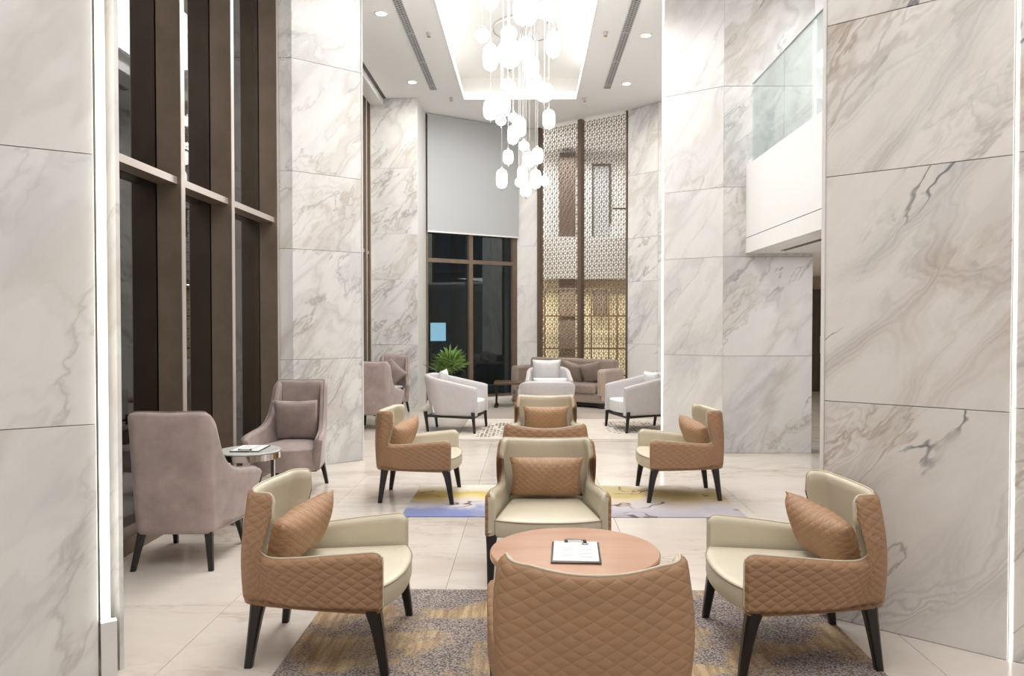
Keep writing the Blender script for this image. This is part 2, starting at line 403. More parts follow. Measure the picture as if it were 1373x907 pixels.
# floor : slab + separate polished tiles
fl = MB().box(-6, 9, -3, 20, -.12, -.012).build('floor', M['joint']); tag(fl, 'polished cream marble floor', 'floor', kind='structure')
tw = 1.2; tile = rbox_mesh('tile', .0012, tw - .0012, .0012, tw - .0012, -.012, 0, .0008, 1)
tile.materials.append(M['floor_tile'])
for i in range(-4, 6):
    for j in range(0, 8):
        link('tile', tile, None, fl, (i * tw - .5, .62 + j * tw + .02, 0))
farm = MB().box(-5.3, 8, 10.3, 19.5, -.012, 0).build('floor_far_tiles', M['floor_far'], fl); farm['kind'] = 'stuff'
trimo = MB().box(-1.94, 6.7, 10.242, 10.278, -.012, .003).build('trim_4', M['trim_metal']); tag(trimo, 'steel strip across the floor where the paving changes', 'trim', kind='structure')
o = MB().box(-5.3, 6.7, -3, .62, -.012, 0).build('floor_front_tiles', M['floor_tile'], fl)

# ceiling with a long lit coffer
cx0, cx1, cy0, cy1 = -1.235, .905, 3.2, 14.24
ce = MB()
for b in ((-6, cx0, -3, 20), (cx1, 9, -3, 20), (cx0, cx1, -3, cy0), (cx0, cx1, cy1, 20)): ce.box(b[0], b[1], b[2], b[3], H, H + .07)
p = .26
ce.box(cx0 - p, cx1 + p, cy0 - p, cy1 + p, 6.28, 6.34)
for b in ((cx0 - p - .03, cx0 - p, cy0 - p, cy1 + p), (cx1 + p, cx1 + p + .03, cy0 - p, cy1 + p), (cx0 - p, cx1 + p, cy0 - p - .03, cy0 - p), (cx0 - p, cx1 + p, cy1 + p, cy1 + p + .03)):
    ce.box(b[0], b[1], b[2], b[3], H + .07, 6.28)
ceil = ce.build('ceiling', M['ceiling']); tag(ceil, 'white ceiling with a long lit coffer', 'ceiling', kind='structure')
lip = MB()
for b in ((cx0 - .001, cx0 + .02, cy0, cy1), (cx1 - .02, cx1 + .001, cy0, cy1), (cx0 + .02, cx1 - .02, cy1 - .02, cy1 + .001), (cx0 + .02, cx1 - .02, cy0 - .001, cy0 + .02)):
    lip.box(b[0], b[1], b[2], b[3], H - .012, H + .13)
tag(lip.build('trim_5', M['white_gloss']), 'raised white lip around the ceiling coffer', 'trim', kind='structure')
def cove_light(label, x0, x1, y0, y1):
    t = thing('cove_light', label, 'light', ((x0 + x1) / 2, (y0 + y1) / 2, H + .075), 0, 'cove lights hidden in the ceiling coffer')
    a, b = (x1 - x0) / 2, (y1 - y0) / 2
    MB().box(-a, a, -b, b, 0, .02).build('light_strip', M['led_cove'], t)
cove_light('warm light strip along the left side of the ceiling coffer', cx0 - .15, cx0 - .09, cy0, cy1)
cove_light('warm light strip along the right side of the ceiling coffer', cx1 + .09, cx1 + .15, cy0, cy1)
cove_light('warm light strip along the far end of the ceiling coffer', cx0, cx1, cy1 + .09, cy1 + .15)

# curtain slot along the left windows
tag(MB().box(-2.95, -2.72, 9.0, 14.17, H - .13, H).build('trim_6', M['white_gloss']), 'white boxed edge of the curtain slot along the left windows', 'trim', kind='structure')
tag(MB().box(-2.72, -2.66, 9.0, 14.17, H - .006, H).build('trim_7', M['grey_dark']), 'dark slot in the ceiling beside the left windows', 'trim', kind='structure')

# enclosing walls behind the camera and far sides
tag(MB().box(-6, 9, -3.1, -3, 0, H).build('wall_rear', M['white']), 'plain wall behind the viewpoint', 'wall', kind='structure')
tag(MB().box(-4.7, -4.6, -3, 1.65, 0, H).build('wall_left_rear', M['white']), 'plain wall left of the viewpoint', 'wall', kind='structure')
tag(MB().box(3.6, 3.7, -3, 2.9, 0, H).build('wall_right_rear', M['white']), 'plain wall right of the viewpoint', 'wall', kind='structure')
tag(MB().box(7.6, 7.7, 2.9, 19.5, 0, H).build('wall_right_far', M['white']), 'far right wall of the hall beyond the mezzanine', 'wall', kind='structure')

# tall bronze windows on the left
def tall_window(name, label, glass_x, front_x, ys, ybeg, ztrans, tr=True):
    t = thing(name, label, 'window', (glass_x, ybeg, 0), 0, kind='structure')
    ox, oy = glass_x, ybeg
    g = MB().box(-.006, .006, 0, ys[-1] - oy, .12, H - .05).build('glass_pane', M['glass'], t)
    for y in ys:
        MB().box(.012, front_x - ox - .006, y - oy, y + .065 - oy, 0, H - .02).build('mullion', M['bronze'], t)
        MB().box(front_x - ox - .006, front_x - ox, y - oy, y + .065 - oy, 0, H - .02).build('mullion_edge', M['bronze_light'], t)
        MB().box(-.10, -.012, y - oy, y + .065 - oy, 0, H - .02).build('outer_mullion', M['bronze'], t)
    for a, b in zip(ys[:-1], ys[1:]):
        MB().box(.012, front_x - ox - .04, a + .065 - oy, b - oy, ztrans - .055, ztrans).build('transom', M['bronze'], t)
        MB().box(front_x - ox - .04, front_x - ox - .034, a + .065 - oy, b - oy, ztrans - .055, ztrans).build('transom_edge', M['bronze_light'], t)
        MB().box(-.05, front_x - ox - .04, a + .065 - oy, b - oy, 0, .12).build('bottom_rail', M['bronze'], t)
    return t
tall_window('window_1', 'tall bronze framed window beside the near mauve chairs', -2.93, -2.725, [4.94, 5.93, 6.94, 8.20], 4.94, 2.75)
tall_window('window_2', 'tall bronze framed window behind the left marble pillar', -3.12, -2.945, [9.55, 10.6, 11.65, 12.7, 13.75, 14.10], 9.55, 2.95)
tag(MB().box(-2.96, -2.94, 3.6, 4.95, 0, H).build('wall_left_gap', M['grey_dark']), 'dark panel before the first tall window', 'wall', kind='structure')
tag(MB().box(-2.95, -2.74, 4.80, 4.94, 0, H).build('trim_8', M['bronze']), 'bronze jamb of the first tall window', 'trim', kind='structure')

# back window with roller blind : from (-2.07,15.18) to (-.26,16.355)
bw0 = Vector((-2.06, 15.19, 0)); bw1 = Vector((-.262, 16.355, 0)); bl = (bw1 - bw0).length; ba = math.atan2(bw1.y - bw0.y, bw1.x - bw0.x)
t = thing('window_3', 'back window with dark glass below the roller blind', 'window', bw0, ba, kind='structure')
MB().box(.03, bl - .03, .05, .062, .10, H - .05).build('glass_pane', M['glass'], t)
for a, b in ((0, .035), (bl * .455, bl * .455 + .085), (bl - .11, bl)):
    MB().box(a, b, -.02, .16, 0, H - .02).build('mullion', M['bronze'], t)
for z0, z1 in ((0, .10), (2.84, 2.92)):
    MB().box(.035, bl * .455, -.01, .15, z0, z1).build('transom', M['bronze'], t)
    MB().box(bl * .455 + .085, bl - .11, -.01, .15, z0, z1).build('transom', M['bronze'], t)
t = thing('roller_blind', 'light grey roller blind over the upper back window', 'blind', (bw0.x, bw0.y, 3.43), ba)
MB().box(.0, bl, -.075, -.07, 0.02, H - 3.44).build('blind_fabric', M['blind'], t)
MB().box(.0, bl, -.085, -.06, 0, .03).build('bottom_bar', M['white_gloss'], t)
# white skirting at the foot of the window
tag(MB().box(0, bl, -.06, -.02, 0, .05).build('baseboard_back', M['white'], None, False, bw0, (0, 0, ba)), 'white strip at the foot of the back window', 'baseboard', kind='structure')

# bronze lattice screen : (.215,16.355) -> (1.952,15.0)
l0 = Vector((.215, 16.355, 0)); l1 = Vector((1.952, 15.01, 0)); ll = (l1 - l0).length; la = math.atan2(l1.y - l0.y, l1.x - l0.x)
t = thing('lattice_screen', 'tall bronze lattice screen of small cube shapes behind the sofa', 'screen', l0, la)
def lattice(x0, x1, z0, z1, name):
    mb = MB(); a = .066; dx = a * math.sqrt(3) / 2; th = .0042; dp = .005
    def bar(p, q):
        p = [min(max(p[0], x0), x1), p[1]]; q = [min(max(q[0], x0), x1), q[1]]
        if max(p[1], q[1]) > z1 or min(p[1], q[1]) < z0 or (abs(p[0] - q[0]) < 1e-4 and abs(p[1] - q[1]) < 1e-4): return
        v = Vector((q[0] - p[0], q[1] - p[1])); n = Vector((-v.y, v.x)).normalized() * th
        b = len(mb.v)
        for y in (-dp, dp):
            for (ux, uz) in ((p[0] + n.x, p[1] + n.y), (p[0] - n.x, p[1] - n.y), (q[0] - n.x, q[1] - n.y), (q[0] + n.x, q[1] + n.y)):
                mb.v.append((ux, y, uz))
        mb.f.extend([(b, b + 1, b + 2, b + 3), (b + 7, b + 6, b + 5, b + 4), (b, b + 3, b + 7, b + 4), (b + 1, b + 5, b + 6, b + 2)])
    ni = int((x1 - x0) / dx) + 2; nj = int((z1 - z0) / a) + 3
    for i in range(ni):
        for j in range(-1, nj):
            # vertex of the triangular lattice, coloured 0/1/2
            x = x0 + i * dx; z = z0 + j * a + (a / 2 if i % 2 else 0)
            ar = j + (i + 1) // 2 if False else j
            def col(i, j):
                k = j - (i // 2) if True else j      # axial coordinates
                q = i; r = j - (i - (i & 1)) // 2
                return (q + 2 * r + q) % 3 if False else (r * 1 - q * 1 + 3000) % 3
            def ax(i, j): return col(i, j)
            nb = [(i, j + 1, 0, a), (i + 1, j if i % 2 == 0 else j + 1, dx, a / 2), (i + 1, j - 1 if i % 2 == 0 else j, dx, -a / 2)]
            for (ii, jj, ddx, ddz) in nb:
                ca, cb = ax(i, j), ax(ii, jj)
                if 0 in (ca, cb): bar((x, z), (x + ddx, z + ddz))
    return mb.build(name, M['lattice'], t)
mid = ll * .475
for a, b, z0, z1 in ((.07, mid, 0.3, H - .04), (mid + .09, ll - .01, 0.3, H - .04)):
    o = lattice(a, b, z0, z1, 'lattice_panel'); o['kind'] = 'stuff'
for a, b in ((0, .07), (mid, mid + .09)):
    MB().box(a, b, -.06, .06, 0, H - .01).build('post', M['lattice'], t)
MB().box(ll - .03, ll, -.03, .03, 0, H - .01).build('post', M['lattice'], t)
MB().box(.07, ll - .03, -.03, .03, 0, .3).build('bottom_panel', M['lattice'], t)

# ---- hall behind the lattice
tag(MB().box(-.6, 7.6, 18.72, 18.8, 0, H).build('wall_hall_back', M['white']), 'pale back wall of the hall behind the lattice', 'wall', kind='structure')
tag(MB().box(.0, 7.6, 18.68, 18.72, 0, 2.66).build('wall_hall_lower', M['yellow_wall']), 'warm lit lower wall behind the lattice', 'wall', kind='structure')
tag(MB().box(-.32, -.22, 16.5, 18.8, 0, H).build('wall_hall_left', M['white']), 'white left wall of the hall behind the lattice', 'wall', kind='structure')
t = thing('wood_column', 'brown wood column in the hall behind the lattice', 'column', (.93, 18.3, 0))
MB().box(-.19, .19, -.06, .3, 0, 2.66).build('lower_panel', M['panel_wood'], t)
MB().box(-.19, .19, -.06, .3, 3.66, 5.70).build('upper_panel', M['panel_wood'], t)
t = thing('landing', 'pale landing front crossing the hall behind the lattice', 'landing', (2.4, 18.1, 2.67), kind='structure')
MB().box(-2.4, 2.4, -.08, .55, 0, .99).build('landing_front', M['white'], t)
t = thing('display_shelf', 'brown open display shelf against the warm lit hall wall', 'shelf', (1.5, 18.2, 0))
for x in (-1.12, -.0, .42, .62, .95): MB().box(x - .016, x + .016, -.02, .02, 0, 2.45).build('upright', M['dark_wood'], t)
for z in (.35, 1.0, 1.78, 2.43): MB().box(-1.12, 1.1, -.025, .03, z - .018, z + .018).build('shelf_board', M['dark_wood'], t)
MB().box(.06, .40, .1, .2, 1.8, 2.4).build('back_panel', M['panel_wood'], t)
t = thing('door_1', 'black framed pale door on the upper landing behind the lattice', 'door', (1.80, 18.7, 3.66), kind='structure')
MB().box(-.22, .18, -.02, .01, 0, 1.82).build('door_leaf', M['blind'], t)
MB().box(-.25, -.21, -.05, .01, 0, 1.86).build('door_frame', M['grey_dark'], t)
MB().box(.17, .21, -.05, .01, .4, 1.86).build('door_frame', M['grey_dark'], t)
MB().box(-.21, .17, -.05, .01, 1.80, 1.86).build('door_frame', M['grey_dark'], t)
t = thing('railing', 'dark rail on the upper landing behind the lattice', 'railing', (2.2, 18.0, 3.66))
MB().box(-.22, 1.2, -.02, .02, .64, .68).build('rail', M['dark_wood'], t)
MB().box(.1, .13, -.01, .01, 0, .66).build('rail_post', M['dark_wood'], t)

# ---- mezzanine on the right
mz = thing('mezzanine', 'white mezzanine edge with glass balustrade on the right', 'balcony', (2.66, 9.3, 2.46), kind='structure')
MB().box(0, .14, -5.2, .03, .19, 1.07).build('fascia_panel', M['white_gloss'], mz)
MB().box(.012, .14, -5.2, .03, .182, .19).build('shadow_gap', M['grey_dark'], mz)
MB().box(0, .14, -5.2, .03, 0, .182).build('fascia_lower_panel', M['white_gloss'], mz)
MB().box(.14, 5.0, -5.2, .03, 0, .25).build('soffit', M['white'], mz)
MB().box(.72, 5.0, .03, 9.3, .24, .30).build('corridor_ceiling', M['white'], mz)
sl = MB().box(.30, .36, -4.6, -.35, -.006, 0).build('ceiling_slot', M['grey_dark'], mz)
for i, (a, b) in enumerate(((-1.25, -.14), (-2.5, -1.262), (-3.75, -2.512), (-5.0, -3.762))):
    MB().box(.02, .034, a, b, 1.07, 2.01).build('glass_panel', M['glass_clear'], mz)
MB().box(.016, .038, -5.0, -.14, 2.01, 2.016).build('glass_edge', M['vent'], mz)
# upper and lower rooms seen through the gap
tag(MB().box(3.48, 7.6, 12.0, 12.1, 2.76, H).build('wall_mezzanine_back', M['panel_wood']), 'brown panelled wall on the mezzanine', 'wall', kind='structure')
tag(MB().box(3.48, 3.9, 9.33, 12.0, 2.76, H).build('wall_mezzanine_side', M['white']), 'white side wall on the mezzanine', 'wall', kind='structure')
t = thing('door_2', 'dark brown door at the far end of the right corridor', 'door', (6.9, 17.9, 0), kind='structure')
MB().box(-.7, .7, -.05, 0, 0, 2.4).build('door_leaf', M['panel_wood'], t)
MB().box(-.08, -.05, -.09, -.05, .9, 1.3).build('door_handle', M['chrome'], t)
tag(MB().box(3.2, 7.6, 17.9, 18.0, 0, 2.75).build('wall_corridor_end', M['taupe_arm']), 'beige end wall of the right corridor', 'wall', kind='structure')

# ---- outside, at night
tag(MB().box(-30, -2.9, 2, 40, -.2, -.15).build('ground_outside', M['asphalt']), 'dark pavement outside', 'ground', kind='structure')
tag(MB().box(-6, 1, 19.6, 40, -.2, -.15).build('ground_outside_back', M['asphalt']), 'dark pavement beyond the back window', 'ground', kind='structure')
t = thing('office_building', 'dark blue grey building seen through the back window', 'building', (-2.6, 24, 0))
MB().box(-3.4, 4, 0, .4, -.15, 10).build('facade_wall', M['facade'], t)
for i in range(5):
    MB().box(-1.5 + i * .62, -1.5 + i * .62 + .40, -.08, 0, 0.4, 9).build('facade_panel', M['facade_blue'], t)
for z in (1.9, 3.2, 4.6):
    MB().box(-1.6, 2.4, -.12, -.08, z, z + .07).build('ledge', M['facade'], t)
MB().box(-.50, -.02, -.16, -.13, 1.05, 1.62).build('lit_window', M['sign'], t)['label'] = 'small lit blue window'
MB().box(-.54, .02, -.14, -.08, 1.0, 1.66).build('window_frame', M['grey_dark'], t)
t = thing('side_building', 'dark slatted building wall outside the left windows', 'building', (-5.6, 3, 0))
MB().box(-.3, 0, 0, 12, -.15, 7).build('facade_wall', M['facade'], t)
o = MB()
for k in range(70): o.box(0, .04, 4, 12, .1 + k * .09, .13 + k * .09)
o = o.build('slats', M['vent'], t); o['kind'] = 'stuff'

# ================================================================== CEILING FITTINGS
# slot diffusers
def vent(x, y0, y1, label):
    t = thing('ceiling_vent', label, 'vent', (x, y0, H), 0, 'ceiling air vents')
    L = y1 - y0; hw = .058
    MB().box(-hw, hw, 0, L, -.004, 0).build('backing', M['grey_dark'], t)
    for s_ in (-1, 1): MB().box(s_ * hw - .006, s_ * hw + .006, 0, L, -.014, 0).build('frame_rail', M['vent'], t)
    k = 0.0; 
    while k < L - .05:
        MB().box(-hw, hw, k, k + .02, -.014, 0).build('frame_bar', M['vent'], t); k += 1.2
    mb = MB(); n = int(L / .06)
    for i in range(n):
        for sg in (-1, 1):
            mb.box(-.062, .062, -.004, .004, -.010, -.003, Matrix.Translation((0, .03 + i * .06, 0)) @ Matrix.Rotation(sg * R(32), 4, 'Z'))
    g = mb.build('grille', M['vent'], t); g['kind'] = 'stuff'
vent(-1.71, 5.0, 13.66, 'long slotted ceiling vent left of the coffer')
vent(1.395, 5.0, 13.62, 'long slotted ceiling vent right of the coffer')

def downlight(x, y, label, power=16, z=H):
    t = thing('downlight', label, 'light', (x, y, z), 0, 'recessed ceiling downlights')
    MB().lathe([(.075, -.012), (.095, -.008), (.10, 0), (.078, 0)], 20, cap=False).build('trim_ring', M['white_gloss'], t, 'angle')
    MB().lathe([(.07, -.008), (.07, -.002)], 20).build('lens', M['down'], t)
    area('bulb', (0, 0, -.02), (.14, .14), power, (1, .95, .86), (0, 0, 0), 'DISK', 180, t)
downlight(-2.0, 10.31, 'downlight near the left vent, nearer of the two')
downlight(1.703, 11.12, 'downlight near the right vent, nearer of the two')
downlight(-2.024, 13.22, 'downlight above the far left wall')
downlight(1.708, 13.344, 'downlight above the far right wall')
for x, y, l in ((-1.444, 11.0, 'sprinkler head left of the coffer, nearer one'), (1.105, 11.0, 'sprinkler head right of the coffer, nearer one'),
                (-1.443, 14.14, 'sprinkler head at the far left corner of the coffer'), (1.042, 14.21, 'sprinkler head at the far right corner of the coffer')):
    t = thing('sprinkler', l, 'sprinkler', (x, y, H), 0, 'ceiling sprinklers')
    MB().lathe([(.012, -.05), (.03, -.03), (.04, -.005), (.04, 0)], 14).build('body', M['vent'], t, 'angle')
    MB().lathe([(.03, -.062), (.03, -.056)], 14).build('deflector', M['brass'], t)

# chandeliers : pixel-free list (x, y, z centre, half width, half height)
CH = [  # near chandelier
 (-.04, 9.0, 5.30, .145, .17), (.233, 9.3, 5.42, .125, .120), (-.25, 9.6, 5.25, .105, .095), (-.56, 9.2, 5.08, .088, .082),
 (-.035, 9.9, 5.16, .105, .145), (.285, 8.9, 4.86, .085, .148), (-.46, 9.1, 4.78, .090, .152), (-.22, 8.8, 4.72, .150, .165),
 (.03, 9.35, 4.75, .095, .125), (-.27, 9.8, 4.67, .095, .075), (.07, 9.7, 4.65, .098, .115), (.19, 9.3, 4.42, .115, .115),
 (-.31, 9.2, 4.26, .088, .150), (-.47, 9.35, 4.23, .090, .120), (.25, 9.5, 4.15, .078, .115), (-.46, 9.3, 5.55, .09, .11),
 (.02, 9.1, 5.62, .12, .13)]
CH2 = [(-.44, 12.0, 4.80, .085, .075), (-.245, 12.2, 4.90, .082, .077), (-.135, 12.0, 4.70, .095, .145), (-.25, 11.9, 4.55, .084, .142),
 (-.08, 12.2, 4.45, .088, .080), (-.33, 12.1, 4.25, .082, .110), (.01, 11.9, 4.17, .095, .112), (.14, 12.15, 4.28, .088, .125),
 (-.10, 12.0, 3.95, .084, .130), (-.42, 11.8, 3.85, .087, .145), (-.16, 12.15, 3.86, .065, .070), (.11, 12.0, 3.88, .088, .145),
 (.25, 12.1, 3.87, .082, .080), (-.045, 11.85, 3.70, .088, .115)]
def lantern_mesh(rx, rz):
    mb = MB(); prof = []
    e = 2.0 if rz < rx * 1.15 else 3.2
    for k in range(0, 15):
        a = -math.pi / 2 + k * math.pi / 14
        cz, sz = math.cos(a), math.sin(a)
        prof.append((max(.012, rx * abs(cz) ** (2 / e)), rz * (abs(sz) ** (2 / e)) * (1 if sz > 0 else -1)))
    return mb.lathe(prof, 20)
def chandelier(label, cx_, cy_, r_, lst):
    z0 = 6.28
    t = thing('chandelier', label, 'chandelier', (cx_, cy_, z0), 0, 'hanging glass chandeliers')
    MB().lathe([(r_ * .97, -.05), (r_, -.045), (r_, 0), (r_ * .97, 0)], 48).build('canopy', M['white_gloss'], t, 'angle')
    MB().lathe([(r_ + .005, -.052), (r_ + .012, -.04), (r_ + .012, 0), (r_ + .005, 0)], 48, cap=False).build('canopy_ring', M['chrome'], t, 'angle')
    for (x, y, z, rx, rz) in lst:
        e = bpy.data.objects.new('lantern', lantern_mesh(rx, rz).mesh('lantern', True)); C.objects.link(e)
        e.data.materials.append(M['lamp']); e.parent = t; e.location = (x - cx_, y - cy_, z - z0)
        MB().tube([(0, 0, rz + .02), (0, 0, z0 - z - .05)], .003, 6).build('cord', M['vent'], e)
        MB().lathe([(.022, rz - .004), (.024, rz + .012), (.008, rz + .035)], 12).build('cap', M['chrome'], e)
        MB().lathe([(.004, -rz - .045), (.012, -rz - .02), (.010, -rz + .004)], 10).build('finial', M['chrome'], e)
chandelier('nearer chandelier of large glowing white glass lanterns on cords', -.09, 9.35, .66, CH)
chandelier('farther, lower hanging chandelier of small glowing white glass lanterns', -.06, 12.03, .50, CH2)

# ================================================================== UPHOLSTERY BUILDER
def catmull(pts, n):
    P = [pts[0]] + list(pts) + [pts[-1]]; out = []
    for i in range(1, len(P) - 2):
        for k in range(n):
            s_ = k / n; a, b, c, d = P[i - 1], P[i], P[i + 1], P[i + 2]
            out.append(tuple(.5 * ((2 * b[j]) + (-a[j] + c[j]) * s_ + (2 * a[j] - 5 * b[j] + 4 * c[j] - d[j]) * s_ ** 2 + (-a[j] + 3 * b[j] - 3 * c[j] + d[j]) * s_ ** 3) for j in range(len(b))))
    out.append(tuple(pts[-1])); return out
def resample(pts, n):
    L = [0]
    for a, b in zip(pts[:-1], pts[1:]): L.append(L[-1] + math.dist(a, b))
    out = []; j = 0
    for k in range(n + 1):
        d = L[-1] * k / n
        while j < len(L) - 2 and L[j + 1] < d: j += 1
        s_ = (d - L[j]) / max(1e-9, L[j + 1] - L[j])
        out.append(tuple(a + (b - a) * s_ for a, b in zip(pts[j], pts[j + 1])))
    return out
def make_shell(prm):
    """U-shaped upholstered shell. prm: half(t,z)->(x,y) plan; top: [(t,z)]; zb; th: thickness(t,z); rows; n"""
    plan, zb, th = prm['plan'], prm['zb'], prm['th']
    top = resample(catmull(prm['top'], 6), prm.get('n', 44))
    N = len(top); rows = prm.get('rows', 14)
    def P(sg, t, z):
        x, y = plan(max(0., min(1., t)), z); return Vector((sg * x, y, z))
    def inner(sg, t, z):
        e = .01; a = P(sg, max(0, t - e), z); b = P(sg, min(1, t + e), z); tg = (b - a)
        if t - e < 0: tg = Vector((1, 0, 0)) * sg
        tg.z = 0; tg.normalize(); n = Vector((-tg.y, tg.x, 0)) * sg
        return P(sg, t, z) + n * th(t, z)
    tops = [((-1), t, z) for t, z in reversed(top[1:])] + [(1, t, z) for t, z in top]
    bots = [-(k / (N - 1)) for k in range(N - 1, 0, -1)] + [k / (N - 1) for k in range(N)]
    cols_o, cols_i = [], []; uvs = []
    L = 0; prev = None
    for (sg, tt, zt), bb in zip(tops, bots):
        tb = abs(bb); co = []; uvc = []
        rin = prm.get('tuck', .03)
        for k in range(rows + 1):
            s_ = k / rows; t = tb + (tt - tb) * (s_ ** 1.0); z = zb + (zt - zb) * s_
            q = P(sg, t, z)
            co.append(q)
        c0 = P(sg, tb, zb); ctr = Vector((0, 0, zb)); dirc = Vector((c0.x, c0.y, 0)).normalized()
        ring0 = c0 - dirc * rin + Vector((0, 0, -.0)); ring1 = c0 - dirc * rin * .3 + Vector((0, 0, .008))
        co[0] = c0 + Vector((0, 0, .035)); co = [ring0, ring1] + co
        q = P(sg, tb, .5 * (zb + zt))
        if prev is not None: L += (Vector((q.x, q.y)) - prev).length
        prev = Vector((q.x, q.y))
        for v in co: uvc.append((L, v.z))
        po, pi = P(sg, tt, zt), inner(sg, tt, zt); mid_ = (po + pi) / 2; h = (pi - po) / 2; rr = min(h.length, .03)
        up = Vector((0, 0, 1))
        rim1 = po + h * .35 + up * rr * .55; rim2 = mid_ + up * rr * .8; rim3 = pi - h * .35 + up * rr * .55
        ci = [rim1 if prm.get('cream_rim') else rim2, rim2 + h * .05, rim3, pi]
        co.append(rim1); uvc.append((L, rim1.z))
        if not prm.get('cream_rim'): co.append(rim2); uvc.append((L, rim2.z))
        for k in range(rows - 1, -1, -1):
            s_ = k / rows; t = tb + (tt - tb) * s_; z = zb + .02 + (zt - zb - .02) * s_
            ci.append(inner(sg, t, z))
        cols_o.append(co); cols_i.append(ci); uvs.append(uvc)
    o = MB(); o.uv = []
    n = len(cols_o[0])
    for c, u in zip(cols_o, uvs): o.v += [tuple(p) for p in c]; o.uv += u
    for i in range(len(cols_o) - 1):
        for j in range(n - 1): o.f.append((i * n + j, (i + 1) * n + j, (i + 1) * n + j + 1, i * n + j + 1))
    o.f.append(tuple(i * n for i in reversed(range(len(cols_o)))))       # underside
    il = MB(); n = len(cols_i[0])
    for c in cols_i: il.v += [tuple(p) for p in c]
    for i in range(len(cols_i) - 1):
        for j in range(n - 1): il.f.append((i * n + j, (i + 1) * n + j, (i + 1) * n + j + 1, i * n + j + 1))
    # front ends of both arms
    for e in (0, -1):
        co, ci = cols_o[e], cols_i[e]
        A = co[1:]; B = list(reversed(ci))
        m_ = min(len(A), len(B)); A = [A[int(round(k * (len(A) - 1) / (m_ - 1)))] for k in range(m_)]; B = [B[int(round(k * (len(B) - 1) / (m_ - 1)))] for k in range(m_)]
        F = Vector((0, prm.get('nose', .012), 0))
        for tgt, qs in ((il, (1, 2) if prm.get('split_nose') else (0, 1, 2)), (o, (0,) if prm.get('split_nose') else ())):
            b = len(tgt.v)
            if not qs: continue
            for a_, b_ in zip(A, B):
                tgt.v += [tuple(a_), tuple(a_ + (b_ - a_) * .33 + F), tuple(a_ + (b_ - a_) * .75 + F), tuple(b_)]
                if tgt is o: o.uv += [(a_.x * 0, a_.z)] * 4
            for k in range(m_ - 1):
                for q in qs:
                    fc = (b + k * 4 + q, b + k * 4 + q + 1, b + (k + 1) * 4 + q + 1, b + (k + 1) * 4 + q)
                    tgt.f.append(fc if e == -1 else tuple(reversed(fc)))
    edge = [c[-1] for c in cols_o]
    return o, il, edge
def fix_normals(me):
    bm = bmesh.new(); bm.from_mesh(me); bmesh.ops.recalc_face_normals(bm, faces=bm.faces[:]); bm.to_mesh(me); bm.free()
def leg_mesh(top, foot, st, sf, h, curve=0.0):
    mb = MB(); rings = []
    for k in range(5):
        s_ = k / 4; z = h * (1 - s_)
        cx_ = top[0] + (foot[0] - top[0]) * (s_ ** (1 - curve)); cy_ = top[1] + (foot[1] - top[1]) * (s_ ** (1 - curve))
        a = (st + (sf - st) * (s_ ** .6)) / 2
        c = a * .35
        rings.append([(cx_ + dx, cy_ + dy, z) for dx, dy in ((-a + c, -a), (a - c, -a), (a, -a + c), (a, a - c), (a - c, a), (-a + c, a), (-a, a - c), (-a, -a + c))])
    return mb.loft(rings)
def seat_mesh(wf, wb, yf, yb, bulge, z0, z1, crown=.02, r=.025):
    """upholstered seat with rounded front outline"""
    out = []
    n = 14
    for k in range(n + 1):
        s_ = k / n * 2 - 1; out.append((wf * s_, yf + bulge * (1 - abs(s_) ** 2.4)))
    for k in range(1, 7): out.append((wf + (wb - wf) * k / 6, yf + (yb - yf) * k / 6))
    for k in range(1, 9): out.append((wb - 2 * wb * k / 8, yb))
    for k in range(1, 6): out.append((-wb - (wf - wb) * k / 6, yb + (yf - yb) * k / 6))
    cx_ = 0; cy_ = (yf + yb) / 2
    def ring(f, z): return [(x * f, cy_ + (y - cy_) * f, z) for x, y in out]
    mb = MB(); rs = [ring(.95, z0), ring(.985, z0 + .006), ring(1, z0 + r), ring(1, z1 - r * .5), ring(.992, z1 - .003), ring(.97, z1 + .003)]
    for f in (.9, .78, .6, .4, .2, .05): rs.append(ring(f, z1 + .003 + crown * (1 - f ** 2.2)))
    mb.loft(rs); pipe = [(x * .998, cy_ + (y - cy_) * .998, z1 - .004) for x, y in out]
    return mb, pipe
def pillow_mesh(w_, h_, t_, conc=.07, n=16, rot=0):
    mb = MB(); mb.uv = []
    idx = {}
    for side in (1, -1):
        for i in range(n + 1):
            for j in range(n + 1):
                u, v = i / n * 2 - 1, j / n * 2 - 1
                if (i in (0, n) or j in (0, n)) and side == -1: idx[(side, i, j)] = idx[(1, i, j)]; continue
                x = w_ / 2 * u * (1 - conc * u * u * (1 - v * v)); z = h_ / 2 * v * (1 - conc * v * v * (1 - u * u))
                y = side * t_ / 2 * ((1 - u ** 4) * (1 - v ** 4)) ** .5 * (1 - .25 * (u * u + v * v) / 2)
                wob = .004 * math.sin(7 * u + 3 * v) * (1 - u * u)
                X, Z = (x * math.cos(rot) - z * math.sin(rot), x * math.sin(rot) + z * math.cos(rot))
                idx[(side, i, j)] = len(mb.v); mb.v.append((X, y + wob * side, Z)); mb.uv.append((x, z))
    for side in (1, -1):
        for i in range(n):
            for j in range(n):
                q = (idx[(side, i, j)], idx[(side, i + 1, j)], idx[(side, i + 1, j + 1)], idx[(side, i, j + 1)])
                mb.f.append(tuple(reversed(q)) if side == 1 else q)
    return mb

